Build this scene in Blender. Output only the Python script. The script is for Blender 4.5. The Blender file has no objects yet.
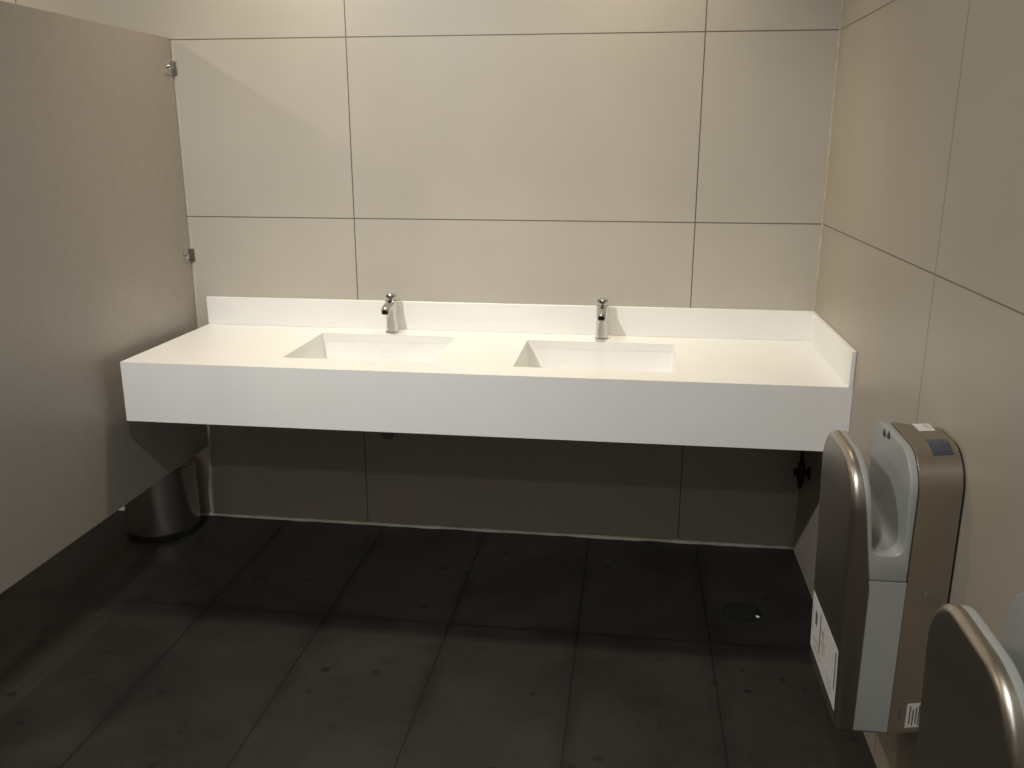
import bpy, bmesh, math, random
from mathutils import Vector, Matrix
random.seed(4)
C = bpy.context.scene.collection
PI = math.pi

# ------------------------------------------------------------------ dimensions (metres)
XR = 2.348            # right wall
XL = -0.081           # face of the cubicle partition
XS = -2.75            # far side wall beyond the cubicles
YB = -5.2             # wall behind the camera
ZC = 2.9              # ceiling
ZT = 0.85             # counter top
D = 0.6614            # counter depth
HA = 0.2076           # apron height
HS = 0.1123           # splash height

# ------------------------------------------------------------------ helpers
def link(name, bm, mat, parent=None, smooth=False, angle=None):
    me = bpy.data.meshes.new(name)
    bmesh.ops.recalc_face_normals(bm, faces=bm.faces)
    bm.to_mesh(me); bm.free()
    if mat: me.materials.append(mat)
    if smooth:
        for p in me.polygons: p.use_smooth = True
        if angle: me.set_sharp_from_angle(angle=angle)
    o = bpy.data.objects.new(name, me); C.objects.link(o)
    if parent: o.parent = parent
    return o

def thing(name, label, cat, loc=(0, 0, 0), group=None):
    o = bpy.data.objects.new(name, None); C.objects.link(o)
    o.location = loc; o.empty_display_size = .05
    tag(o, label, cat, group)
    return o

def tag(o, label=None, cat=None, group=None, kind=None):
    if label: o['label'] = label
    if cat: o['category'] = cat
    if group: o['group'] = group
    if kind: o['kind'] = kind
    return o

def box(bm, x0, x1, y0, y1, z0, z1, bevel=0, seg=2):
    r = bmesh.ops.create_cube(bm, size=1)
    vs = r['verts']
    for v in vs:
        v.co = Vector((x0 if v.co.x < 0 else x1, y0 if v.co.y < 0 else y1, z0 if v.co.z < 0 else z1))
    if bevel:
        es = list({e for v in vs for e in v.link_edges})
        bmesh.ops.bevel(bm, geom=es, offset=bevel, segments=seg, profile=.5, affect='EDGES')

def lathe(bm, prof, n=32, c=(0, 0, 0), M=None):
    """prof: list of (r, z); r = 0 closes to a point"""
    rings = []
    for r, z in prof:
        if r < 1e-6:
            rings.append([bm.verts.new((0, 0, z))])
        else:
            rings.append([bm.verts.new((r*math.cos(2*PI*k/n), r*math.sin(2*PI*k/n), z)) for k in range(n)])
    for a, b in zip(rings, rings[1:]):
        if len(a) == 1 and len(b) == 1: continue
        for k in range(n):
            j = (k+1) % n
            if len(a) == 1: bm.faces.new((a[0], b[k], b[j]))
            elif len(b) == 1: bm.faces.new((a[k], b[0], a[j]))
            else: bm.faces.new((a[k], b[k], b[j], a[j]))
    if len(rings[0]) > 1: bm.faces.new(rings[0])
    if len(rings[-1]) > 1: bm.faces.new(rings[-1])
    for ring in rings:
        for v in ring:
            co = v.co.copy()
            if M is not None: co = M @ co
            v.co = co + Vector(c)

def tube(bm, pts, radii, n=20, sy=1.0):
    """swept round section through pts"""
    pts = [Vector(p) for p in pts]; rings = []
    for i, p in enumerate(pts):
        t = (pts[min(i+1, len(pts)-1)] - pts[max(i-1, 0)]).normalized()
        a = t.orthogonal().normalized() if i == 0 else (a - t*a.dot(t)).normalized()
        b = t.cross(a)
        rings.append([bm.verts.new(p + (a*math.cos(2*PI*k/n) + b*math.sin(2*PI*k/n)*sy)*radii[i]) for k in range(n)])
    for r0, r1 in zip(rings, rings[1:]):
        for k in range(n):
            bm.faces.new((r0[k], r1[k], r1[(k+1) % n], r0[(k+1) % n]))
    bm.faces.new(rings[0]); bm.faces.new(rings[-1])

def prism(bm, poly, axis, a, b):
    """extrude a 2-D polygon along an axis; poly coords are the two remaining axes in order"""
    def P(p, t):
        return {'x': (t, p[0], p[1]), 'y': (p[0], t, p[1]), 'z': (p[0], p[1], t)}[axis]
    A = [bm.verts.new(P(p, a)) for p in poly]; B = [bm.verts.new(P(p, b)) for p in poly]
    n = len(poly)
    for k in range(n): bm.faces.new((A[k], A[(k+1) % n], B[(k+1) % n], B[k]))
    bm.faces.new(A); bm.faces.new(list(reversed(B)))

# ------------------------------------------------------------------ materials
def mat(name, col, rough=.5, metal=0, coat=0, spec=None):
    m = bpy.data.materials.new(name); m.use_nodes = True
    b = m.node_tree.nodes['Principled BSDF']
    b.inputs['Base Color'].default_value = (*col, 1)
    b.inputs['Roughness'].default_value = rough
    b.inputs['Metallic'].default_value = metal
    if coat: b.inputs['Coat Weight'].default_value = coat
    if spec is not None: b.inputs['Specular IOR Level'].default_value = spec
    return m

def nd(nt, typ, **kw):
    n = nt.nodes.new(typ)
    for k, v in kw.items(): setattr(n, k, v)
    return n

def math_node(nt, op, a, b=None, c=None):
    n = nd(nt, 'ShaderNodeMath', operation=op)
    for i, v in enumerate((a, b, c)):
        if v is None: continue
        if isinstance(v, (int, float)): n.inputs[i].default_value = v
        else: nt.links.new(v, n.inputs[i])
    return n.outputs[0]

def grid_mask(nt, coord, origin, step, width):
    """1 on the joint lines of a regular grid along one coordinate"""
    t = math_node(nt, 'SUBTRACT', coord, origin)
    t = math_node(nt, 'DIVIDE', t, step)
    f = math_node(nt, 'FRACT', math_node(nt, 'ADD', t, 0.5))
    d = math_node(nt, 'ABSOLUTE', math_node(nt, 'SUBTRACT', f, 0.5))
    return math_node(nt, 'LESS_THAN', d, width/2/step)

def mottled(m, col, amt=.06, scale=6, rough=None, ramp=(.3, .7)):
    nt = m.node_tree; b = nt.nodes['Principled BSDF']
    tc = nd(nt, 'ShaderNodeTexCoord')
    no = nd(nt, 'ShaderNodeTexNoise'); no.inputs['Scale'].default_value = scale; no.inputs['Detail'].default_value = 6
    nt.links.new(tc.outputs['Object'], no.inputs['Vector'])
    mr = nd(nt, 'ShaderNodeMapRange'); mr.inputs['From Min'].default_value = ramp[0]; mr.inputs['From Max'].default_value = ramp[1]
    nt.links.new(no.outputs['Fac'], mr.inputs['Value'])
    mx = nd(nt, 'ShaderNodeMix', data_type='RGBA')
    mx.inputs['A'].default_value = (*[c*(1-amt) for c in col], 1); mx.inputs['B'].default_value = (*[min(1, c*(1+amt)) for c in col], 1)
    nt.links.new(mr.outputs['Result'], mx.inputs['Factor'])
    nt.links.new(mx.outputs['Result'], b.inputs['Base Color'])
    return mx.outputs['Result'], tc

def tile_wall(name, col, ax, o_h, s_h, o_v, s_v, w, grout, rough=.42):
    m = mat(name, col, rough)
    nt = m.node_tree; b = nt.nodes['Principled BSDF']
    base, tc = mottled(m, col, .05, 2.2)
    sep = nd(nt, 'ShaderNodeSeparateXYZ'); nt.links.new(tc.outputs['Object'], sep.inputs[0])
    g = math_node(nt, 'MAXIMUM', grid_mask(nt, sep.outputs[ax], o_h, s_h, w), grid_mask(nt, sep.outputs['Z'], o_v, s_v, w))
    mx = nd(nt, 'ShaderNodeMix', data_type='RGBA')
    nt.links.new(g, mx.inputs['Factor']); nt.links.new(base, mx.inputs['A']); mx.inputs['B'].default_value = (*grout, 1)
    nt.links.new(mx.outputs['Result'], b.inputs['Base Color'])
    bp = nd(nt, 'ShaderNodeBump', invert=True); bp.inputs['Strength'].default_value = .4; bp.inputs['Distance'].default_value = .002
    nt.links.new(g, bp.inputs['Height']); nt.links.new(bp.outputs['Normal'], b.inputs['Normal'])
    return m

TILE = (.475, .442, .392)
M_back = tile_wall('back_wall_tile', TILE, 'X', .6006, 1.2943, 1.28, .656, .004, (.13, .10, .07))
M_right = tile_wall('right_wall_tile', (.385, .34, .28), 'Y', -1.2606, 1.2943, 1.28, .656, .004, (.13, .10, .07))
M_plain = mat('painted_wall', (.42, .39, .35), .7); mottled(M_plain, (.42, .39, .35), .03, 3)
M_ceil = mat('ceiling_paint', (.50, .48, .45), .8); mottled(M_ceil, (.50, .48, .45), .02, 3)
M_part = mat('partition_laminate', (.35, .318, .29), .38); mottled(M_part, (.35, .318, .29), .03, 30)
M_solid = mat('white_acrylic', (.86, .86, .85), .32); mottled(M_solid, (.86, .86, .85), .01, 8)
M_chrome = mat('chrome', (.60, .60, .60), .08, 1); mottled(M_chrome, (.60, .60, .60), .03, 20)
M_steel = mat('brushed_steel', (.60, .575, .54), .25, 1); mottled(M_steel, (.60, .575, .54), .05, 14)
M_black = mat('black_plastic', (.012, .012, .013), .45); mottled(M_black, (.012, .012, .013), .1, 10)
M_grey = mat('grey_plastic', (.335, .345, .33), .42); mottled(M_grey, (.335, .345, .33), .03, 12)
M_label = mat('white_label', (.72, .70, .68), .55); mottled(M_label, (.72, .70, .68), .03, 40)
M_ink = mat('grey_print', (.10, .10, .10), .6); mottled(M_ink, (.10, .10, .10), .1, 40)
M_inkl = mat('pale_print', (.40, .39, .38), .6); mottled(M_inkl, (.40, .39, .38), .1, 40)
M_caulk = mat('pale_sealant', (.52, .49, .44), .6); mottled(M_caulk, (.52, .49, .44), .12, 25)
M_pvc = mat('grey_pipe', (.22, .22, .21), .45); mottled(M_pvc, (.22, .22, .21), .05, 10)
M_lens = mat('blue_grey_window', (.05, .06, .09), .2, 0, 0); mottled(M_lens, (.05, .06, .09), .1, 40)
M_speck = mat('white_glint', (.8, .8, .78), .6); mottled(M_speck, (.8, .8, .78), .03, 60)

# satin bronze sheet
M_bronze = mat('satin_bronze', (.46, .42, .375), .33, 1)
def brushed(m, col):
    nt = m.node_tree; b = nt.nodes['Principled BSDF']
    tc = nd(nt, 'ShaderNodeTexCoord'); mp = nd(nt, 'ShaderNodeMapping'); mp.inputs['Scale'].default_value = (400, 6, 400)
    no = nd(nt, 'ShaderNodeTexNoise'); no.inputs['Scale'].default_value = 1; no.inputs['Detail'].default_value = 3
    nt.links.new(tc.outputs['Object'], mp.inputs[0]); nt.links.new(mp.outputs[0], no.inputs['Vector'])
    mr = nd(nt, 'ShaderNodeMapRange'); mr.inputs['To Min'].default_value = .30; mr.inputs['To Max'].default_value = .42
    nt.links.new(no.outputs['Fac'], mr.inputs['Value']); nt.links.new(mr.outputs['Result'], b.inputs['Roughness'])
brushed(M_bronze, None)

# dark slate floor
def floor_mat():
    m = mat('slate_floor', (.03, .028, .026), .5)
    nt = m.node_tree; b = nt.nodes['Principled BSDF']
    tc = nd(nt, 'ShaderNodeTexCoord'); sep = nd(nt, 'ShaderNodeSeparateXYZ'); nt.links.new(tc.outputs['Object'], sep.inputs[0])
    def noise(scale, detail=6, rough=.6):
        n = nd(nt, 'ShaderNodeTexNoise'); n.inputs['Scale'].default_value = scale; n.inputs['Detail'].default_value = detail; n.inputs['Roughness'].default_value = rough
        nt.links.new(tc.outputs['Object'], n.inputs['Vector']); return n.outputs['Fac']
    def ramp(v, a, b_):
        r = nd(nt, 'ShaderNodeMapRange'); r.inputs['From Min'].default_value = a; r.inputs['From Max'].default_value = b_
        nt.links.new(v, r.inputs['Value']); return r.outputs['Result']
    def mix(f, A, B):
        x = nd(nt, 'ShaderNodeMix', data_type='RGBA'); nt.links.new(f, x.inputs['Factor'])
        for s, v in (('A', A), ('B', B)):
            if isinstance(v, tuple): x.inputs[s].default_value = (*v, 1)
            else: nt.links.new(v, x.inputs[s])
        return x.outputs['Result']
    c = mix(ramp(noise(2.6), .35, .68), (.0115, .0110, .0103), (.0250, .0233, .0214))
    c = mix(math_node(nt, 'MULTIPLY', ramp(noise(45, 4), .45, .75), .35), c, (.033, .031, .028))
    # each tile a touch different
    ix = math_node(nt, 'FLOOR', math_node(nt, 'DIVIDE', math_node(nt, 'SUBTRACT', sep.outputs['X'], .247), .4295))
    iy = math_node(nt, 'FLOOR', math_node(nt, 'DIVIDE', math_node(nt, 'SUBTRACT', sep.outputs['Y'], -.745), .86))
    cb = nd(nt, 'ShaderNodeCombineXYZ'); nt.links.new(ix, cb.inputs[0]); nt.links.new(iy, cb.inputs[1])
    wn = nd(nt, 'ShaderNodeTexWhiteNoise'); nt.links.new(cb.outputs[0], wn.inputs['Vector'])
    c = mix(math_node(nt, 'MULTIPLY', wn.outputs['Value'], .35), c, (.0125, .012, .0115))
    # small dark drops
    vo = nd(nt, 'ShaderNodeTexVoronoi'); vo.inputs['Scale'].default_value = 9; nt.links.new(tc.outputs['Object'], vo.inputs['Vector'])
    spots = math_node(nt, 'LESS_THAN', math_node(nt, 'ADD', vo.outputs['Distance'], math_node(nt, 'MULTIPLY', noise(3, 2), .35)), .285)
    c = mix(math_node(nt, 'MULTIPLY', spots, .8), c, (.006, .006, .006))
    # grime gathered along the joints
    def near(coord, o, step, w):
        t = math_node(nt, 'DIVIDE', math_node(nt, 'SUBTRACT', coord, o), step)
        d = math_node(nt, 'ABSOLUTE', math_node(nt, 'SUBTRACT', math_node(nt, 'FRACT', math_node(nt, 'ADD', t, .5)), .5))
        q = nd(nt, 'ShaderNodeMapRange'); q.interpolation_type = 'SMOOTHSTEP'
        q.inputs['From Min'].default_value = 0; q.inputs['From Max'].default_value = w/step; q.inputs['To Min'].default_value = 1; q.inputs['To Max'].default_value = 0
        nt.links.new(d, q.inputs['Value']); return q.outputs['Result']
    gr_ = math_node(nt, 'MAXIMUM', near(sep.outputs['X'], .247, .4295, .05), near(sep.outputs['Y'], -.745, .86, .075))
    gr_ = math_node(nt, 'MULTIPLY', gr_, ramp(noise(3.3, 5), .38, .62))
    c = mix(math_node(nt, 'MULTIPLY', gr_, .65), c, (.0055, .0052, .005))
    jx = grid_mask(nt, sep.outputs['X'], .247, .4295, .006); jy = grid_mask(nt, sep.outputs['Y'], -.745, .86, .006)
    j = math_node(nt, 'MAXIMUM', jx, jy)
    c = mix(math_node(nt, 'MULTIPLY', j, .85), c, (.0045, .0045, .0045))
    nt.links.new(c, b.inputs['Base Color'])
    rr = nd(nt, 'ShaderNodeMapRange'); rr.inputs['To Min'].default_value = .42; rr.inputs['To Max'].default_value = .62
    nt.links.new(noise(7), rr.inputs['Value']); nt.links.new(rr.outputs['Result'], b.inputs['Roughness'])
    bp = nd(nt, 'ShaderNodeBump', invert=True); bp.inputs['Strength'].default_value = .5; bp.inputs['Distance'].default_value = .003
    hsum = math_node(nt, 'ADD', j, math_node(nt, 'MULTIPLY', noise(30), -.25))
    nt.links.new(hsum, bp.inputs['Height']); nt.links.new(bp.outputs['Normal'], b.inputs['Normal'])
    b.inputs['Specular IOR Level'].default_value = .3
    return m
M_floor = floor_mat()

# ------------------------------------------------------------------ the room
def struct(name, x0, x1, y0, y1, z0, z1, m):
    bm = bmesh.new(); box(bm, x0, x1, y0, y1, z0, z1)
    return tag(link(name, bm, m), kind='structure')
T = .1
struct('floor', XS-T, XR+T, YB-T, T, -T, 0, M_floor)
struct('ceiling', XS-T, XR+T, YB-T, T, ZC, ZC+T, M_ceil)
struct('wall_back', XS-T, XR+T, 0, T, 0, ZC, M_back)
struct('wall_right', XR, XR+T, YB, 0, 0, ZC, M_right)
struct('wall_left', XS-T, XS, YB, 0, 0, ZC, M_plain)
struct('wall_rear', XS-T, XR+T, YB-T, YB, 0, ZC, M_plain)

M_joint = mat('tan_joint_filler', (.47, .40, .32), .6); mottled(M_joint, (.47, .40, .32), .2, 25)
def bead(name, p0, p1, r, n, wob, m=None):
    """uneven sealant bead between two points"""
    p0, p1 = Vector(p0), Vector(p1); bm = bmesh.new()
    pts = [p0.lerp(p1, i/n) for i in range(n+1)]
    tube(bm, pts, [r*(1 + random.uniform(-wob, wob)) for _ in pts], 8)
    return tag(link(name, bm, m or M_caulk, smooth=True), kind='structure')
bead('baseboard_back', (XS, -.001, .004), (XR, -.001, .004), .0095, 90, .35)
bead('trim_1', (XR-.001, -.001, .012), (XR-.001, -.001, ZC), .0045, 110, .6, M_joint)

# ------------------------------------------------------------------ cubicle partition
def local(o_parent, name, bm, m, **k):
    """link a mesh built in world coordinates under a root"""
    bmesh.ops.translate(bm, verts=bm.verts, vec=-o_parent.location)
    return link(name, bm, m, o_parent, **k)
def partition(XL, label):
    pt = thing('cubicle_partition', label, 'partition', (XL, -.78, 0), 'cubicle partitions')
    bm = bmesh.new(); box(bm, XL-.013, XL, -1.62, -.010, .322, 1.9425, .0015)
    local(pt, 'panel', bm, M_part)
    for zc in (1.835, 1.128, .48):
        bm = bmesh.new()
        box(bm, XL-.016, XL+.003, -.062, 0, zc-.026, zc+.026, .0015)
        box(bm, XL-.03, XL+.017, -.006, 0, zc-.026, zc+.026, .0015)
        cl = local(pt, 'wall_clamp', bm, M_steel)
        bm = bmesh.new()
        lathe(bm, [(.0095, 0), (.0095, .003), (.007, .006), (0, .007)], 16, (XL+.003, -.04, zc), Matrix.Rotation(PI/2, 4, 'Y').to_3x3())
        bmesh.ops.translate(bm, verts=bm.verts, vec=-pt.location)
        link('screw', bm, M_chrome, cl, smooth=True, angle=.6)
    bm = bmesh.new()
    lathe(bm, [(.034, 0), (.034, .006), (.030, .010), (.0125, .014), (.0125, .335), (0, .335)], 24, (XL-.0065, -1.53, 0))
    local(pt, 'foot', bm, M_steel, smooth=True, angle=.6)
partition(XL, 'tall grey-beige cubicle partition panel left of the counter, raised off the floor')
partition(-.98, 'second cubicle partition unseen behind the one beside the counter, added to block light')  # unseen panel added to stop the stall lamp's low rays

# ------------------------------------------------------------------ washbasin counter
X0 = -.028
basins = [(.490, 1.016, -.525, -.118), (1.293, 1.834, -.545, -.135)]
ct = thing('washbasin_counter', 'long white double washbasin counter fixed to the back wall', 'washbasin counter', ((X0+XR)/2, -D/2, ZT-HA))
bm = bmesh.new()
# top slab with two rectangular openings: cell grid
TH = .03
xs = sorted([X0, XR-.0005] + [v for b_ in basins for v in b_[:2]])
def ylev(i):  # bounds of the opening in column i
    return {1: basins[0], 3: basins[1]}.get(i)
for i, (xa, xb) in enumerate(zip(xs, xs[1:])):
    bs = ylev(i)
    ys = [-D, 0-.0005] if not bs else [-D, bs[2], bs[3], -.0005]
    for k, (ya, yb) in enumerate(zip(ys, ys[1:])):
        if bs and k == 1: continue
        vs = [bm.verts.new((x, y, ZT)) for x, y in ((xa, ya), (xb, ya), (xb, yb), (xa, yb))]
        f = bm.faces.new(vs)
top_faces = list(bm.faces)
r = bmesh.ops.extrude_face_region(bm, geom=top_faces)
bmesh.ops.translate(bm, verts=[v for v in r['geom'] if isinstance(v, bmesh.types.BMVert)], vec=(0, 0, -TH))
local(ct, 'countertop', bm, M_solid)
bm = bmesh.new()
box(bm, X0, XR-.0005, -D, -D+.022, ZT-HA, ZT-TH)
box(bm, X0, X0+.022, -D+.022, -.0005, ZT-HA, ZT-TH)
local(ct, 'apron', bm, M_solid)
bm = bmesh.new(); box(bm, X0, XR-.0005, -.013, -.0005, ZT+.0002, ZT+HS, .002)
local(ct, 'backsplash', bm, M_solid)
bm = bmesh.new(); box(bm, XR-.014, XR-.0005, -D, -.0135, ZT+.0002, ZT+HS, .002)
local(ct, 'side_splash', bm, M_solid)
for n, (xa, xb, ya, yb) in enumerate(basins):
    bm = bmesh.new(); dp = .135; zi = ZT-.0006; zf = ZT-dp
    # inner shell with slightly tapered walls and floor, outer shell around it
    tp = .006
    I = [bm.verts.new(v) for v in ((xa, ya, zi), (xb, ya, zi), (xb, yb, zi), (xa, yb, zi))]
    F = [bm.verts.new(v) for v in ((xa+tp, ya+tp, zf), (xb-tp, ya+tp, zf), (xb-tp, yb-tp, zf), (xa+tp, yb-tp, zf))]
    w = .012
    O = [bm.verts.new(v) for v in ((xa-w, ya-w, ZT-TH-.0005), (xb+w, ya-w, ZT-TH-.0005), (xb+w, yb+w, ZT-TH-.0005), (xa-w, yb+w, ZT-TH-.0005))]
    I2 = [bm.verts.new(v.co + Vector((0, 0, -TH))) for v in I]
    G = [bm.verts.new(v) for v in ((xa-w, ya-w, zf-w), (xb+w, ya-w, zf-w), (xb+w, yb+w, zf-w), (xa-w, yb+w, zf-w))]
    for k in range(4):
        j = (k+1) % 4
        bm.faces.new((I2[k], I2[j], F[j], F[k])); bm.faces.new((I2[k], O[k], O[j], I2[j])); bm.faces.new((O[k], G[k], G[j], O[j]))
    bm.faces.new(F); bm.faces.new(G)
    bmesh.ops.delete(bm, geom=I, context='VERTS')
    es = [e for e in bm.edges if (e.verts[0] in F) != (e.verts[1] in F) or (e.verts[0] in F and e.verts[1] in F)]
    bmesh.ops.bevel(bm, geom=es, offset=.008, segments=3, profile=.5, affect='EDGES')
    bs = local(ct, 'basin', bm, M_solid)
    bm = bmesh.new()
    lathe(bm, [(.031, 0), (.031, .002), (.027, .0035), (.024, .001), (.010, .001), (.008, .003), (0, .003)], 28, ((xa+xb)/2, (ya+yb)/2, zf+.0002))
    bmesh.ops.translate(bm, verts=bm.verts, vec=-ct.location)
    link('drain', bm, M_chrome, bs, smooth=True, angle=.6)
    if n == 0:      # overflow slot in the rear wall of the basin
        bm = bmesh.new()
        lathe(bm, [(.013, 0), (.013, .002), (.010, .003), (.009, .0005), (0, .0005)], 24, (0, 0, 0), Matrix.Rotation(PI/2, 3, 'X'))
        for v in bm.verts: v.co.z *= .6
        bmesh.ops.translate(bm, verts=bm.verts, vec=Vector((.735, yb-.0028, .785))-ct.location)
        link('overflow', bm, M_solid, bs, smooth=True, angle=.6)
    # waste trap under the basin
    cx, cy = (xa+xb)/2+.04, -.32
    dz = -.004 if n == 0 else .035
    tr = thing('bottle_trap', ['dark bottle trap just showing under the counter below the left basin', 'bottle trap tucked under the counter below the right basin'][n], 'waste trap', (cx, cy, .505+dz), 'waste traps under the basins')
    bm = bmesh.new(); lathe(bm, [(0, 0), (.014, 0), (.022, .006), (.024, .02), (.024, .075), (.034, .08), (.034, .095), (.02, .1), (0, .1)], 24)
    link('bottle', bm, M_pvc, tr, smooth=True, angle=.6)
    bm = bmesh.new(); tube(bm, [(0, 0, .1), (0, 0, .1955-dz)], [.017, .017], 18)
    link('tailpiece', bm, M_pvc, tr, smooth=True, angle=.6)
    bm = bmesh.new(); tube(bm, [(0, .02, .07), (0, .1, .07), (0, -cy-.004, .07)], [.016, .016, .016], 18)
    lathe(bm, [(.032, 0), (.032, .004), (.017, .012)], 24, (0, -cy-.0005, .07), Matrix.Rotation(PI/2, 3, 'X'))
    link('outlet_pipe', bm, M_pvc, tr, smooth=True, angle=.6)

# ------------------------------------------------------------------ taps
def make_tap():
    root = thing('push_tap', 'chrome push-button tap behind the left basin', 'tap', (.755, -.071, ZT+.0003), 'taps on the white counter')
    bm = bmesh.new(); lathe(bm, [(.0265, 0), (.0265, .004), (.024, .007), (0, .007)], 32)
    link('base_ring', bm, M_chrome, root, smooth=True, angle=.6)
    bm = bmesh.new()
    lathe(bm, [(.0225, .0065), (.0215, .04), (.021, .075), (.0215, .100), (.0230, .112), (.0230, .124), (.019, .1285), (.013, .130), (0, .130)], 32)
    link('body', bm, M_chrome, root, smooth=True, angle=.7)
    bm = bmesh.new()
    tube(bm, [(0, .004, .110), (0, -.02, .111), (0, -.05, .108), (0, -.072, .104), (0, -.083, .099), (0, -.088, .093)],
         [.017, .018, .018, .0175, .017, .0165], 24)
    sp = link('spout', bm, M_chrome, root, smooth=True, angle=.9)
    bm = bmesh.new(); tube(bm, [(0, -.088, .0925), (0, -.0885, .0875)], [.0125, .012], 20)
    link('aerator', bm, M_black, sp, smooth=True, angle=.6)
    bm = bmesh.new()
    lathe(bm, [(.0125, .130), (.0125, .1355), (.0185, .1365), (.0205, .138), (.0205, .147), (.0185, .1505), (.009, .1525), (0, .153)], 32)
    link('push_button', bm, M_chrome, root, smooth=True, angle=.6)
    return root
tap = make_tap()
tap2 = tap.copy(); C.objects.link(tap2); tap2.location.x = 1.567; tap2.location.y = -.076
tap2['label'] = 'chrome push-button tap behind the right basin'
for ch in list(tap.children):
    c = ch.copy(); C.objects.link(c); c.parent = tap2
    for g in ch.children:
        q = g.copy(); C.objects.link(q); q.parent = c

# ------------------------------------------------------------------ pedal bin under the partition
bx, by, br = -.234, -.152, .1455
pb = thing('pedal_bin', 'round stainless steel bin with black base under the partition edge', 'bin', (bx, by, 0))
bm = bmesh.new(); lathe(bm, [(br-.006, 0), (br+.0005, .004), (br+.0015, .028), (br-.002, .031), (0, .031)], 56)
link('base_ring', bm, M_black, pb, smooth=True, angle=.6)
bm = bmesh.new(); lathe(bm, [(br-.001, .031), (br-.001, .292), (br-.004, .294), (br-.004, .29), (br-.006, .286), (br-.006, .05), (0, .05)], 56)
link('body', bm, M_steel, pb, smooth=True, angle=.6)
bm = bmesh.new(); lathe(bm, [(br-.006, .2965), (br, .2975), (br, .312), (br-.004, .318), (br-.03, .327), (br-.08, .334), (0, .337)], 56)
link('lid', bm, M_steel, pb, smooth=True, angle=.6)
bm = bmesh.new(); box(bm, -.028, .028, -.04, .012, .006, .014, .003)
bmesh.ops.rotate(bm, verts=bm.verts, cent=(0, 0, 0), matrix=Matrix.Rotation(math.radians(-120), 3, 'Z'))
bmesh.ops.translate(bm, verts=bm.verts, vec=(math.cos(math.radians(150))*(br+.004), math.sin(math.radians(150))*(br+.004), 0))
link('pedal', bm, M_black, pb)

# ------------------------------------------------------------------ stop valve on the right wall under the counter
vy, vz = -.165, .385
sv = thing('stop_valve', 'small black stop valve with hose on the right wall under the counter', 'valve', (XR, vy, vz))
bm = bmesh.new(); lathe(bm, [(.026, 0), (.026, .003), (.013, .010), (0, .010)], 24, (0, 0, 0), Matrix.Rotation(-PI/2, 3, 'Y'))
link('wall_flange', bm, M_black, sv, smooth=True, angle=.6)
bm = bmesh.new(); tube(bm, [(-.008, 0, 0), (-.040, 0, 0)], [.011, .011], 18); tube(bm, [(-.030, 0, .038), (-.030, 0, -.02), (-.030, 0, -.05), (-.030, 0, -.064)], [.013, .014, .011, .005], 18)
link('body', bm, M_black, sv, smooth=True, angle=.6)
bm = bmesh.new(); tube(bm, [(-.040, 0, 0), (-.046, 0, 0), (-.056, 0, 0)], [.010, .019, .017], 12, .6)
link('handle', bm, M_black, sv, smooth=True, angle=.6)
bm = bmesh.new(); tube(bm, [(-.030, 0, .036), (-.031, .002, .12), (-.034, .004, .25), (-.036, .004, ZT-TH-vz-.002)], [.007]*4, 12)
link('hose', bm, M_black, sv, smooth=True, angle=.9)

# ------------------------------------------------------------------ floor drain and glint speck
fd = thing('floor_drain', 'round dark floor drain cover in the slate floor below the right end of the counter', 'floor drain', (2.09, -.532, 0))
bm = bmesh.new(); lathe(bm, [(.066, .0002), (.066, .003), (.060, .004), (.056, .003), (.056, .0015), (0, .0015)], 48)
link('rim', bm, M_black, fd, smooth=True, angle=.5)
bm = bmesh.new(); lathe(bm, [(.053, .0016), (.053, .0028), (.050, .0034), (0, .0034)], 48)
M_cover = mat('dark_cover', (.010, .010, .0095), .6); mottled(M_cover, (.010, .010, .0095), .15, 30)
link('cover', bm, M_cover, fd, smooth=True, angle=.5)
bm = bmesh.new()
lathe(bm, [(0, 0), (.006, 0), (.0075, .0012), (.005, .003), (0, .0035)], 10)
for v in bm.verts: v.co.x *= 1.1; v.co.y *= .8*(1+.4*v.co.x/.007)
sc = link('glint_speck', bm, M_speck, smooth=True)  # solid white speck standing in for a glint on the drain rim
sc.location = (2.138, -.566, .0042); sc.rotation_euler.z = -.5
tag(sc, 'tiny white speck standing for a glint on the rim of the floor drain', 'glint')

# ------------------------------------------------------------------ hand dryers
ZB, ZD, HW = .334, .953, .150          # bottom, top, half width
FLARE = .07                            # both shells are a touch wider at the top
TAPER = .024                           # the rear shell narrows towards the wall
uf = lambda z: .207 + .028*(z-ZB)      # outer face
ui = lambda z: .168 + .138*max(0, z-.67)   # front shell / liner seam
ur = lambda z: .098   # liner / rear shell seam
RF, RR, RTOP = .105, .088, .019        # shoulder radii of front and rear shells, extra height of the rear shell

def outline(inset=0, rear=False, dv=0, rb=.012, n=14):
    """rounded outline in (v, z): v along the wall, broad shoulders at the top"""
    rt = RR if rear else RF
    hw, z0, z1 = HW-inset-dv, ZB+inset, ZD-inset+(RTOP if rear else 0)
    rt, rb = max(rt-inset, .002), max(rb-inset, .002)
    pts = []
    for q, (cx, cz, r, a0) in enumerate(((hw-rt, z1-rt, rt, 0), (-hw+rt, z1-rt, rt, PI/2), (-hw+rb, z0+rb, rb, PI), (hw-rb, z0+rb, rb, 3*PI/2))):
        if q == 2: pts += [(-hw, z) for z in (.84, .82, .80, .74, .68, .5)]
        for k in range(n+1):
            a = a0 + PI/2*k/n
            pts.append((cx + r*math.cos(a), cz + r*math.sin(a)))
        if q == 3: pts += [(hw, z) for z in (.5, .68, .74, .80, .82, .84)]
    if not rear: pts = [(v*(1 + FLARE*(z-ZB)), z) for v, z in pts]
    else: pts = [(v*(1 + FLARE*(z-ZB)*(1-dv/TAPER)), z) for v, z in pts]
    return pts

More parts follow.
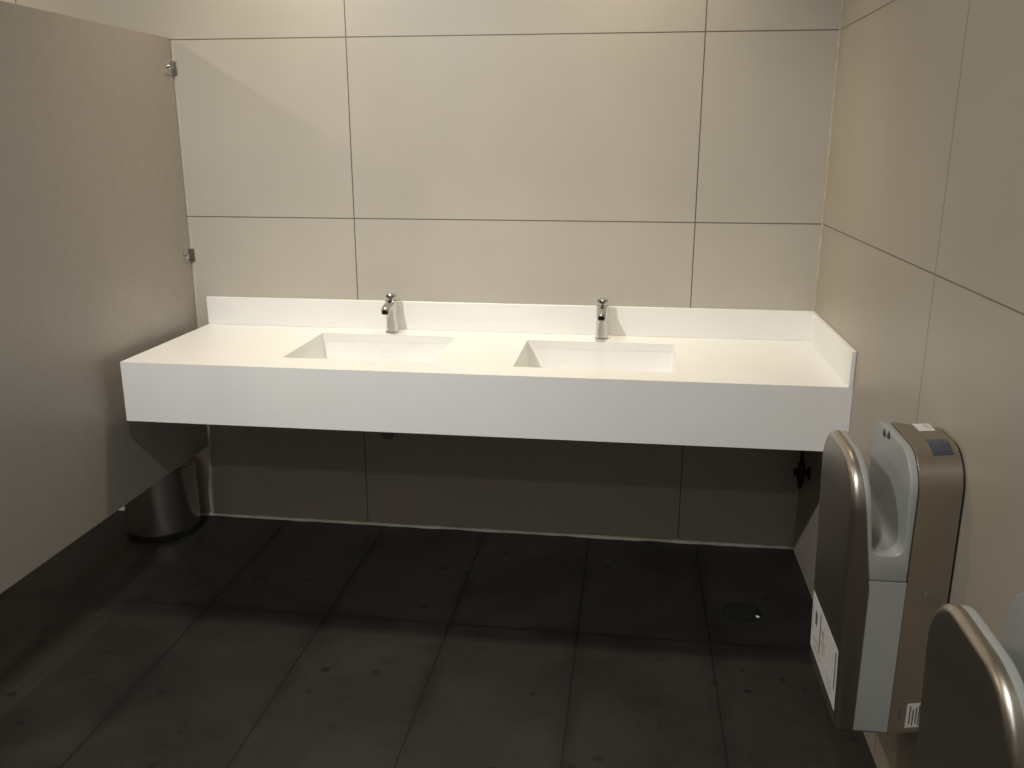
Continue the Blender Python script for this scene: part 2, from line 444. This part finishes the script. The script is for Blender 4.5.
def loft(bm, layers):
    """layers: list of (points, u-function) in order; local x = -u, y = v, z"""
    rings = [[bm.verts.new((-u(z), v, z)) for v, z in pts] for pts, u in layers]
    for a, b in zip(rings, rings[1:]):
        n = len(a)
        for k in range(n): bm.faces.new((a[k], a[(k+1) % n], b[(k+1) % n], b[k]))
    bm.faces.new(rings[0]); bm.faces.new(rings[-1])

def rim_layers(ufun, r, n=6):
    """round an edge from the side wall over to a face at u = ufun(z)"""
    out = []
    for k in range(n+1):
        a = PI/2*k/n
        ins = r*(1-math.cos(a)); du = r*(1-math.sin(a))
        out.append((outline(ins), (lambda z, du=du: ufun(z) - du)))
    return out

def liner_mesh(profile, bevel):
    """extrude the (u, z) profile across the width and cut it to the rounded outlines of the two shells"""
    bm = bmesh.new(); prism(bm, [(-u, z) for u, z in profile], 'y', -HW-.02, HW+.02)
    bmesh.ops.recalc_face_normals(bm, faces=bm.faces)
    me = bpy.data.meshes.new('tmp_a'); bm.to_mesh(me); bm.free(); a = bpy.data.objects.new('tmp_a', me); C.objects.link(a)
    bm = bmesh.new()
    loft(bm, [(outline(.0012, True), lambda z: -.05), (outline(.0012, True), lambda z: .150), (outline(.0012), lambda z: .152), (outline(.0012), lambda z: .32)])
    bmesh.ops.recalc_face_normals(bm, faces=bm.faces)
    me2 = bpy.data.meshes.new('tmp_b'); bm.to_mesh(me2); bm.free(); b = bpy.data.objects.new('tmp_b', me2); C.objects.link(b)
    md = a.modifiers.new('cut', 'BOOLEAN'); md.operation = 'INTERSECT'; md.solver = 'EXACT'; md.object = b
    if bevel:
        bv = a.modifiers.new('soft', 'BEVEL'); bv.width = bevel; bv.segments = 3; bv.limit_method = 'ANGLE'; bv.angle_limit = math.radians(50)
    bpy.context.view_layer.update()
    ev = a.evaluated_get(bpy.context.evaluated_depsgraph_get())
    res = bpy.data.meshes.new_from_object(ev)
    bpy.data.objects.remove(a); bpy.data.objects.remove(b); bpy.data.meshes.remove(me); bpy.data.meshes.remove(me2)
    bm = bmesh.new(); bm.from_mesh(res); bpy.data.meshes.remove(res)
    return bm

def make_dryer(yc, label):
    root = thing('hand_dryer', label, 'hand dryer', (XR, yc, ZB), 'hand dryers on the right wall')
    def put(name, bm, m, parent=None, **k):
        bmesh.ops.translate(bm, verts=bm.verts, vec=(0, 0, -ZB))
        return link(name, bm, m, parent or root, **k)
    bm = bmesh.new(); loft(bm, [(outline(.003, True, TAPER), lambda z: .0005), (outline(.003, True, TAPER), lambda z: .0050)])
    put('back_plate', bm, M_black, smooth=True, angle=.6)
    bm = bmesh.new()
    tp = lambda u: TAPER*(1-u/.099)
    loft(bm, [(outline(.003, True, TAPER), lambda z: .0046), (outline(0, True, tp(.0060)), lambda z: .0060), (outline(0, True, tp(.055)), lambda z: .055)]
         + [(outline(0, True), lambda z: ur(z)-.001), (outline(.0008, True), lambda z: ur(z)-.0003)])
    rear = put('rear_shell', bm, M_bronze, smooth=True, angle=.7)
    bm = bmesh.new()
    loft(bm, [(outline(.0008), lambda z: ui(z)+.0003), (outline(0), lambda z: ui(z)+.001)] + rim_layers(uf, .014))
    front = put('front_shell', bm, M_bronze, smooth=True, angle=.7)
    # grey U-shaped hand trough and the grey side strip beneath it
    zs = .700
    gl = lambda z: .1725 + .105*(z-.772); gr = lambda z: .1115 + .025*(z-.772)
    zt_ = ZD + .05
    prof = [(ui(zs), zs), (ui(zt_), zt_), (gl(zt_), zt_)]
    zc_ = .793; cu, ra, rz = (gl(zc_)+gr(zc_))/2, (gl(zc_)-gr(zc_))/2, .034
    for k in range(17):
        a = PI*k/16; c_, s_ = math.cos(a), math.sin(a); e = .62
        prof.append((cu + ra*math.copysign(abs(c_)**e, c_), zc_ - rz*abs(s_)**e))
    prof += [(gr(zt_), zt_), (ur(zt_), zt_), (ur(zs), zs)]
    tr = put('hand_trough', liner_mesh(prof, .0045), M_grey, smooth=True, angle=.5)
    prof = [(ui(.3), .3), (ui(zs-.0008), zs-.0008), (ur(zs-.0008), zs-.0008), (ur(.3), .3)]
    put('side_strip', liner_mesh(prof, 0), M_grey, smooth=True, angle=.5)
    # black hand marks near the top of the trough's rear wall
    for dv, sg, dz in ((.020, -1, 0), (.052, 1, -.006)):
        bm = bmesh.new()
        z0 = .960 + dz
        shape = [(-.009, -.007), (.008, -.007), (.010, -.002), (.008, .003), (.003, .008), (0, .009), (-.003, .004), (-.008, .001)]
        prism(bm, [(dv + a*sg, z0 + c) for a, c in shape], 'x', -gr(z0)-.0014, -gr(z0)+.002)
        tag(put('hand_mark', bm, M_black, tr), 'black hand symbol')
    # blue-grey indicator window and small label over the shoulder of the rear shell
    def shoulder(bm, s0, s1, u0, u1, off, n=8):
        """a thin patch over the top and near shoulder; s is the arc length from where the shoulder starts, < 0 on the flat top"""
        rows = []
        for k in range(n+1):
            t = s0 + (s1-s0)*k/n; row = []
            for u in (u0, u1):
                i = tp(u); hw, z1, r = HW-i, ZD+RTOP, RR; a = t/r
                if t <= 0: v, z, nv, nz = -(hw-r)-t, z1, 0, 1
                else: v, z, nv, nz = -(hw-r)-r*math.sin(a), z1-r+r*math.cos(a), -math.sin(a), math.cos(a)
                v *= 1 + FLARE*(z-ZB)*(1-i/TAPER)
                for o in (-.0015, off): row.append(bm.verts.new((-u, v+nv*o, z+nz*o)))
            rows.append(row)   # A0 B0 A1 B1
        for p, q in zip(rows, rows[1:]):
            bm.faces.new((p[1], q[1], q[3], p[3])); bm.faces.new((p[0], p[2], q[2], q[0]))
            bm.faces.new((p[0], q[0], q[1], p[1])); bm.faces.new((p[2], p[3], q[3], q[2]))
        for p in (rows[0], rows[-1]): bm.faces.new((p[0], p[1], p[3], p[2]))
    bm = bmesh.new(); shoulder(bm, -.016, .048, .018, .062, .0006)
    tag(put('indicator_window', bm, M_lens, rear, smooth=True, angle=.6), 'blue-grey glossy window')
    bm = bmesh.new(); shoulder(bm, -.118, -.070, .020, .056, .0005, n=3)
    lb = tag(put('top_label', bm, M_label, rear), 'small white label')
    for k in range(3):
        bm = bmesh.new(); shoulder(bm, -.110+.012*k, -.106+.012*k, .025, .025+(.012, .016, .010)[k], .0008, n=1)
        put('printed_text', bm, M_inkl, lb)
    # white instruction label low on the outer face
    def face_patch(bm, v0, v1, z0, z1, off):
        P = lambda v, z, o: bm.verts.new((-uf(z)-o, v, z))
        A = [P(v, z, -.0005) for v, z in ((v0, z0), (v1, z0), (v1, z1), (v0, z1))]
        B = [P(v, z, off) for v, z in ((v0, z0), (v1, z0), (v1, z1), (v0, z1))]
        for k in range(4): bm.faces.new((A[k], A[(k+1) % 4], B[(k+1) % 4], B[k]))
        bm.faces.new(A); bm.faces.new(B)
    bm = bmesh.new(); face_patch(bm, -.135, .136, .376, .521, .0004)
    lab = tag(put('instruction_label', bm, M_label, front), 'white printed label')
    marks = [(.080, .100, .472, .506, 0), (.124, .129, .440, .510, 1), (.040, .048, .425, .527, 0), (.005, .03, .482, .500, 1), (-.015, .025, .470, .476, 1),
             (-.015, .03, .458, .463, 1), (-.020, .02, .447, .451, 1), (.06, .11, .43, .436, 1), (.02, .10, .412, .418, 1), (-.120, -.112, .435, .525, 0),
             (-.09, -.03, .43, .434, 1), (-.10, -.04, .42, .424, 1), (-.10, -.05, .41, .414, 1)]
    for v0, v1, z0, z1, pale in marks:
        bm = bmesh.new(); face_patch(bm, v0-.003, v1-.003, z0-.016, z1-.016, .0007)
        put('printed_mark', bm, M_inkl if pale else M_ink, lab)
    # rating plate, lettering and screw on the near side of the rear shell
    def side_patch(bm, u0, u1, z0, z1, off):
        rows = [[bm.verts.new((-u, (-HW+tp(u))*(1+FLARE*(z-ZB)*(1-tp(u)/TAPER))-o, z)) for u, z in ((u0, z0), (u1, z0), (u1, z1), (u0, z1))] for o in (-.0006, off)]
        for k in range(4): bm.faces.new((rows[0][k], rows[0][(k+1) % 4], rows[1][(k+1) % 4], rows[1][k]))
        bm.faces.new(rows[0]); bm.faces.new(rows[1])
    bm = bmesh.new(); side_patch(bm, .027, .061, .353, .412, .0004)
    rp = tag(put('rating_plate', bm, M_label, rear), 'small pale rating plate')
    for k, u in enumerate((.032, .038, .045, .052)):
        bm = bmesh.new(); side_patch(bm, u, u+.0028, .358+.004*(k % 2), .407-.005*(k % 3), .0007)
        put('printed_text', bm, M_ink, rp)
    bm = bmesh.new()
    for k in range(4): side_patch(bm, .073, .079, .376+.0065*k, .3805+.0065*k, .0004)
    tag(put('maker_mark', bm, M_ink, rear), 'small dark lettering')
    bm = bmesh.new(); lathe(bm, [(.0045, 0), (.0045, .001), (.002, .0016), (0, .0006)], 16, (-.057, (-HW+tp(.057))*(1+FLARE*.324*.575)-.0004, .672), Matrix.Rotation(PI/2, 3, 'X'))
    put('screw', bm, M_steel, rear, smooth=True, angle=.6)
    return root
dry = make_dryer(-1.479, 'satin bronze hand dryer on the right wall, just past the counter, fully in view')
d2 = dry.copy(); C.objects.link(d2); d2.location.y = -2.262
d2['label'] = 'satin bronze hand dryer nearest the camera, cut off by the bottom right corner'
for ch in list(dry.children):
    c = ch.copy(); C.objects.link(c); c.parent = d2
    for g in ch.children:
        q = g.copy(); C.objects.link(q); q.parent = c
        for h in g.children:
            w_ = h.copy(); C.objects.link(w_); w_.parent = q

# ------------------------------------------------------------------ lights
def lamp(name, loc, power, col, size=.12, spread=150, aim=None):
    L = bpy.data.lights.new(name, 'AREA'); L.shape = 'DISK'; L.size = size; L.energy = power; L.color = col
    L.spread = math.radians(spread)
    o = bpy.data.objects.new(name, L); C.objects.link(o); o.location = loc
    if aim: o.rotation_euler = (Vector(aim)-Vector(loc)).to_track_quat('-Z', 'Y').to_euler()
    return o
WARM = (1, .85, .60); NEUT = (1, .985, .935)
lamp('counter_downlight', (.45, -.26, ZC-.01), 5.0, WARM, .12, 95)
lamp('counter_downlight', (1.6, -.26, ZC-.01), 4.9, WARM, .12, 88)
lamp('stall_light', (-1.67, -.8, ZC-.01), 30, WARM, .12, 160)
lamp('stall_light', (-.5, -1.9, ZC-.01), 5, WARM, .12, 100)  # weak lamp added to lift the dark stall floor
lamp('room_spotlight', (.2, -2.9, ZC-.05), 17, NEUT, .12, 100, (1.05, 0, 1.0))
lamp('room_downlight', (1.3, -2.95, ZC-.01), 21, NEUT, .12, 150)
lamp('room_downlight', (.9, -4.3, ZC-.01), 9, NEUT, .12, 160)
w = bpy.data.worlds.new('room_air'); bpy.context.scene.world = w; w.use_nodes = True
w.node_tree.nodes['Background'].inputs[0].default_value = (.01, .01, .01, 1)

# ------------------------------------------------------------------ camera
cam = bpy.data.cameras.new('camera'); co = bpy.data.objects.new('camera', cam); C.objects.link(co)
cx, cy, cz, ya, pi_, ro, f = 1.6712, -3.365, 1.571, -.1344, -.2677, .0004, 888.235
F = Vector((math.sin(ya)*math.cos(pi_), math.cos(ya)*math.cos(pi_), math.sin(pi_)))
R = Vector((math.cos(ya), -math.sin(ya), 0)); U = R.cross(F)
R2 = R*math.cos(ro) + U*math.sin(ro); U2 = -R*math.sin(ro) + U*math.cos(ro)
M = Matrix((R2, U2, -F)).transposed().to_4x4(); M.translation = (cx, cy, cz)
co.matrix_world = M
cam.sensor_fit = 'HORIZONTAL'; cam.sensor_width = 36; cam.lens = f*36/1024; cam.clip_start = .02
S = bpy.context.scene
S.camera = co
S.view_settings.view_transform = 'Standard'; S.view_settings.look = 'None'
S.view_settings.gamma = 1; S.view_settings.use_curve_mapping = False
S.view_settings.exposure = 0
